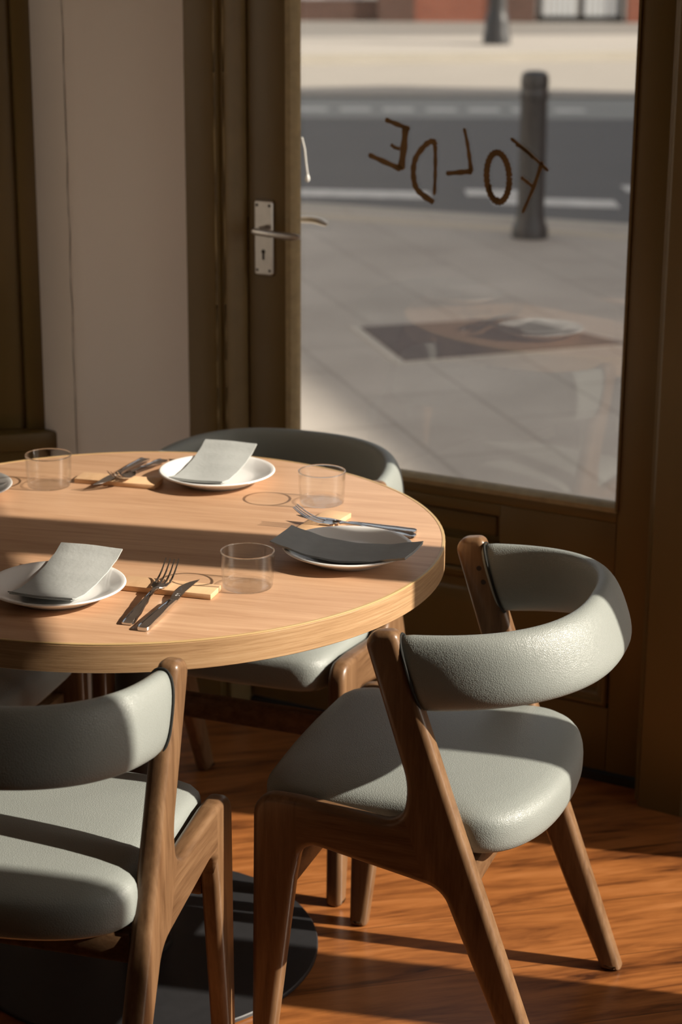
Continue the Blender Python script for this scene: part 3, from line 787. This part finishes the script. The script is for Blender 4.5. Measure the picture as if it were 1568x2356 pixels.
def make_fork():
    root = empty('fork')
    hd = smooth_tab([(0, .0008, .0078, .0026, .0006), (.004, .0008, .0100, .0028, .001), (.03, .003, .0088, .0028, .001), (.07, .0065, .0058, .003, .0008), (.100, .0098, .0036, .0034, .0003), (.118, .0112, .0034, .0032, 0), (.128, .0112, .0055, .0024, 0)], 44)
    loft_strip(hd).make('handle', 'cutlery', root, True, 40)
    G = Geo(); st = smooth_tab([(.127, .0110, .0052, .0022, 0), (.133, .0100, .0095, .0018, 0), (.142, .0089, .0120, .0016, 0), (.156, .0092, .0125, .0016, 0)], 14)
    R = []
    for x, z, hw, th, _ in st:
        ring = []
        for k in range(9):
            u = -1 + k / 4; ring.append((x, u * hw, z + th + .0016 * u * u))
        for k in range(9):
            u = 1 - k / 4; ring.append((x, u * hw, z + .0016 * u * u))
        R.append(ring)
    G.rings(R)
    b = G.make('fork_head', 'cutlery', root, True, 40)
    for k in range(4):
        y0 = -.0107 + k * .00713; R = []
        for i in range(13):
            t = i / 12; x = .155 + .05 * t; z = .0092 + .0016 * (y0 / .0125) ** 2 + .003 * t + .020 * t * t; hw = .0017 * (1 - .45 * t); th = .0018 * (1 - .3 * t)
            y = y0 * (1 - .05 * t)
            R.append([(x, y - hw, z), (x, y - hw, z + th), (x, y + hw, z + th), (x, y + hw, z)])
        Geo().rings(R).make('tine', 'cutlery', b, True, 60)
    return root
def make_knife():
    root = empty('table_knife')
    hd = smooth_tab([(0, .0005, .0075, .005, .0006), (.004, .0003, .0098, .0058, .001), (.04, .0010, .0088, .0062, .001), (.09, .0030, .0062, .0058, .0006), (.112, .0046, .0060, .0046, .0002), (.117, .0052, .0066, .003, 0)], 40)
    loft_strip(hd).make('handle', 'cutlery', root, True, 40)
    R = []
    for i in range(31):
        t = i / 30; x = .116 + .091 * t
        yb = -.0060 - .0005 * math.sin(t * PI)                      # spine
        ye = .0065 + .0035 * min(1, t * 4) if t < .6 else .0100 - .0158 * ((t - .6) / .4) ** 1.8   # cutting edge up to the point
        z = .0055 + .0035 * min(1, t * 3) + .0010 * t; th = .0020 * (1 - .5 * t)
        R.append([(x, yb, z), (x, yb, z + th), (x, (yb + ye) / 2, z + th * .8), (x, ye, z + th * .45), (x, ye, z + th * .25), (x, (yb + ye) / 2, z)])
    bl = Geo().rings(R).make('blade', 'cutlery', root, True, 40)
    # three short engraved strokes near the shoulder
    for k in range(3):
        x = .132 + k * .0055
        Geo().tube([(x + .0016 * (1 - (u * u)), .0032 * u, .0093 + .0003 * k) for u in (-1, -.6, -.2, .2, .6, 1)], .00035, 6).make('engraved_mark', 'china', bl)
    return root
fork = make_fork(); knife = make_knife()
def put(o, x, y, ang, z, roll=0.0, pitch=0.0):
    o.location = (x, y, TZ + z); o.rotation_euler = (roll, pitch, ang); return o
def ang_of(a, b): return math.atan2(b[1] - a[1], b[0] - a[0])
FG, KG = 'forks laid on the wooden rests', 'knives laid on the wooden rests'
tag(put(fork, -.3020, 2.650, ang_of((-.3020, 2.650), (-.252, 2.856)), .0004), 'steel fork in the foreground, tines up on the front rest', 'fork', FG)
tag(put(knife, -.278, 2.626, ang_of((-.278, 2.626), (-.214, 2.831)), .0004), 'steel knife in the foreground, to the right of the front fork', 'knife', KG)
k2 = dup(knife, (0, 0, 0), 0); tag(put(k2, -.3575, 3.518, ang_of((-.3575, 3.518), (-.4260, 3.322)), .0004), 'steel knife on the back rest, its tip pointing towards the viewer', 'knife', KG)
f2 = dup(fork, (0, 0, 0), 0); tag(put(f2, -.3235, 3.503, ang_of((-.3235, 3.503), (-.392, 3.320)), .0050, .0), 'steel fork on the back rest with its tines over the knife', 'fork', FG)
k3 = dup(knife, (0, 0, 0), 0); tag(put(k3, .1215, 3.084, ang_of((.1215, 3.084), (-.0854, 3.150)), .0004), 'steel knife at the right, lying behind the right-hand fork', 'knife', KG)
f3 = dup(fork, (0, 0, 0), 0); tag(put(f3, .1200, 3.066, ang_of((.1200, 3.066), (-.075, 3.128)), .0004), 'steel fork at the right, tines up beside the shaded napkin', 'fork', FG)

# ------------------------------------------------------------------ street outside
def ground(name, pts, z0, z1, mat): return struct(poly_slab(name, pts, z0, z1, mat))
kd = Vector((1.98, -.84)); k0 = Vector((-.285, 12.62))      # near kerb line
def kp(s, off=0.0):
    d = kd.normalized(); n = Vector((-d.y, d.x)); q = k0 + d * s + n * off; return (q.x, q.y)
fd = Vector((2.82, .60)).normalized(); f0 = Vector((-.055, 25.6))
def fp(s, off=0.0):
    n = Vector((-fd.y, fd.x)); q = f0 + fd * s + n * off; return (q.x, q.y)
ground('pavement', [tuple(dpt(-6, -.2).xy), tuple(dpt(9, -.2).xy), kp(14), kp(-14)], -.3, -.1, 'slabs')
ground('kerb', [kp(-14), kp(14), kp(14, .14), kp(-14, .14)], -.3, -.095, 'kerb')
ground('kerb_edging', [kp(-14, -.42), kp(14, -.42), kp(14, -.2), kp(-14, -.2)], -.3, -.0985, 'edging')
ground('road', [kp(-14, .1), kp(40, .1), (40, 60), (-30, 60)], -.4, -.2, 'asphalt')
r1 = 18.9; r2 = 21.0
ground('road_lane', [(-25, r1 - .2), (35, r1 + .6), (35, r2 + 1), (-25, r2 - .3)], -.25, -.196, 'asphalt_pale')
ground('loading_bay', [(-25, r2 - .3), (35, r2 + 1), fp(36), fp(-25)], -.25, -.194, 'bay')
ground('far_kerb', [fp(-25), fp(36), fp(36, .15), fp(-25, .15)], -.3, -.07, 'kerb')
ground('far_pavement', [fp(-25, .15), fp(36, .15), fp(36, 3.6), fp(-25, 3.6)], -.3, -.09, 'farpave')
ground('far_footway', [fp(-25, 3.6), fp(36, 3.6), fp(36, 30), fp(-25, 30)], -.3, -.088, 'fargrey')
def road_mark(x0, x1, y, wd, lb_, sl=0.0, grp=None):
    o = poly_slab('road_marking', [(x0, y - wd / 2), (x1, y - wd / 2 + sl), (x1, y + wd / 2 + sl), (x0, y + wd / 2)], -.2, -.1965 if y < 18.5 else -.1945, 'line'); return tag(o, lb_, 'road marking', grp)
road_mark(-.30, .60, 13.95, .34, 'broad white line on the road left of the lettering', -.1, None)
road_mark(.86, 1.30, 14.0, .30, 'short white block of paint on the road, left of the bollard', -.05)
road_mark(1.02, 1.85, 13.62, .34, 'wide white line on the road crossing behind the bollard foot', -.15)
road_mark(2.0, 2.6, 14.25, .3, 'white line on the road cut by the right door stile', -.1)
for i in range(7):
    road_mark(-.45 + i * .42, -.45 + i * .42 + .30, 19.85, .30, ['leftmost dash', 'second dash from the left', 'third dash from the left', 'fourth dash from the left', 'fifth dash from the left', 'sixth dash from the left', 'rightmost dash, past the bollard'][i] + ' of the broken white line across the road', 0.0, 'dashes of the broken line')
def ns(n, v): return (.96 * n + .28 * v, .28 * n - .96 * v)
struct(poly_slab('shade_block', [ns(14.05, .97), ns(14.05, -14.9), ns(19, -14.9), ns(19, .97)], -.3, 7.8, 'brick_red'))  # unseen building mass, added to put the street in shade
# unseen pale terrace added to bounce sun through the left window; street ground below
oc = SW0 + SWd * .9
def osp(u, d): q = oc + SWd * u + SWo * d; return (q.x, q.y)
struct(poly_slab('bounce_terrace', [osp(-9, 8), osp(9, 8), osp(9, 11), osp(-9, 11)], -.3, 7, 'farpave'))
struct(poly_slab('ground', [(-45, -40), (45, -40), (45, 60), (-45, 60)], -.6, -.42, 'fargrey'))
struct(poly_slab('side_street', [osp(-4.5, .3), osp(9, .3), osp(9, 8), osp(-4.5, 8)], -.4, -.16, 'fargrey'))
# drain cover in the pavement
cv = [(.085, 8.83), (.80, 9.06), (1.24, 8.52), (.262, 8.15)]
c_ = Vector((sum(p[0] for p in cv) / 4, sum(p[1] for p in cv) / 4))
mc = tag(empty('inspection_cover', (c_.x, c_.y, -.1)), 'rusty dark inspection cover set in the pavement outside the door', 'cover')
def quad(name, f, z0, z1, mat):
    q = [((p[0] - c_.x) * f, (p[1] - c_.y) * f) for p in cv]
    o = poly_slab(name, q, z0, z1, mat); o.parent = mc; return o
quad('surround', 1.11, -.05, .003, 'cover_rim'); quad('lid', 1.0, -.04, .008, 'cover')
# bollard
b = tag(empty('bollard', (1.077, 11.43, -.1)), 'dark cast iron bollard on the pavement edge outside', 'bollard')
G = Geo().lathe([(.105, 0), (.105, .05), (.098, .07), (.085, .10), (.082, .14)], 40); G.make('foot', 'iron', b, True, 40)
def fluted(prof, n=64, fl=12, dep=.006):
    return Geo().rings([[((r - (dep * abs(math.sin(fl * PI * j / n)) if 0 < i < len(prof) - 1 else 0)) * math.cos(2 * PI * j / n), (r - (dep * abs(math.sin(fl * PI * j / n)) if 0 < i < len(prof) - 1 else 0)) * math.sin(2 * PI * j / n), z) for j in range(n)] for i, (r, z) in enumerate(prof)])
fluted([(.08, .13), (.078, .16), (.077, .5), (.076, .76), (.078, .79)]).make('shaft', 'iron', b, True, 40)
Geo().lathe([(.078, .785), (.084, .80), (.084, .815), (.076, .83), (.078, .85), (.080, .87), (.079, .90), (.072, .925), (.05, .938), (.01, .942)], 40).make('cap', 'iron', b, True, 40)
# lamp post across the road
lp = tag(empty('street_lamp', (2.085, 27.9, -.09)), 'dark lamp post with a flared foot on the far pavement', 'lamp post')
Geo().lathe([(.19, 0), (.19, .10), (.17, .16), (.165, .30), (.15, .36), (.13, .42), (.125, .5)], 32).make('foot', 'iron', lp, True, 40)
Geo().lathe([(.125, .5), (.12, 1.0), (.09, 1.05), (.075, 4.6), (.05, 4.7)], 32).make('pole', 'iron', lp, True, 40)
Geo().lathe([(.05, 4.7), (.16, 4.8), (.2, 5.2), (.12, 5.35), (.02, 5.45)], 24).make('lantern', 'iron', lp, True, 40)
# brick garden walls, piers, fences behind the far pavement
YW = 33.3
bw = tag(empty('brick_wall', (0, YW, -.09)), 'low red and dark brick garden wall with fences across the street', 'wall')
Geo().box(-8, .55, 0, .25, 0, .34).make('dark_plinth', 'brick_dark', bw, False)
Geo().box(.55, 1.15, -.08, .35, 0, 2.2).make('brick_pier', 'brick_dark', bw, False)
Geo().box(1.15, 2.55, -.02, .25, 0, 2.4).make('red_panel', 'brick_red', bw, False)
Geo().box(2.55, 3.10, -.08, .35, 0, 2.2).make('brick_pier', 'brick_dark', bw, False)
bw2 = tag(empty('brick_wall', (4.6, YW, -.09)), 'red brick wall right of the pale gate across the street', 'wall')
Geo().box(.0, 4, -.02, .25, 0, 2.4).make('red_panel', 'brick_red', bw2, False)
G = Geo()
fn = tag(empty('picket_fence', (0, YW + .1, .25)), 'white upright fence on the dark brick plinth across the street', 'fence')
for k in range(28): Geo().box(-2.2 + k * .09, -2.2 + k * .09 + .06, 0, .03, 0, 1.3).make('picket', 'white_paint', fn, False)
Geo().box(-2.2, .34, .03, .06, .15, .22).make('fence_rail', 'white_paint', fn, False)
gt = tag(empty('garden_gate', (3.13, YW + .05, -.088)), 'pale slatted garden gate in a dark frame across the street', 'gate')
for x in (.0, .68, 1.32): Geo().box(x, x + .09, 0, .06, 0, 1.9).make('gate_post', 'dark_gate', gt, False)
Geo().box(.0, 1.4, .0, .05, .0, .10).make('bottom_bar', 'dark_gate', gt, False)
for k in range(6):
    Geo().box(.12 + k * .09, .12 + k * .09 + .06, .01, .04, .1, 1.8).make('slat', 'white_paint', gt, False)
    Geo().box(.79 + k * .09, .79 + k * .09 + .06, .01, .04, .1, 1.8).make('slat', 'white_paint', gt, False)
# cord with a pale knob outside the pane
pc = tag(empty('pull_cord', tuple(dpt(.084, -.075, 1.18))), 'pale beaded cord with a small knob hanging outside the left edge of the glass', 'cord')
pts = [(-.012, 0, .085), (-.006, 0, .06), (-.003, 0, .03), (0, 0, .008)]
Geo().tube(pts, .0018, 8).make('cord', 'china', pc); Geo().lathe([(.001, -.008), (.004, -.005), (.0048, 0), (.003, .006), (.001, .009)], 14).make('knob', 'china', pc)
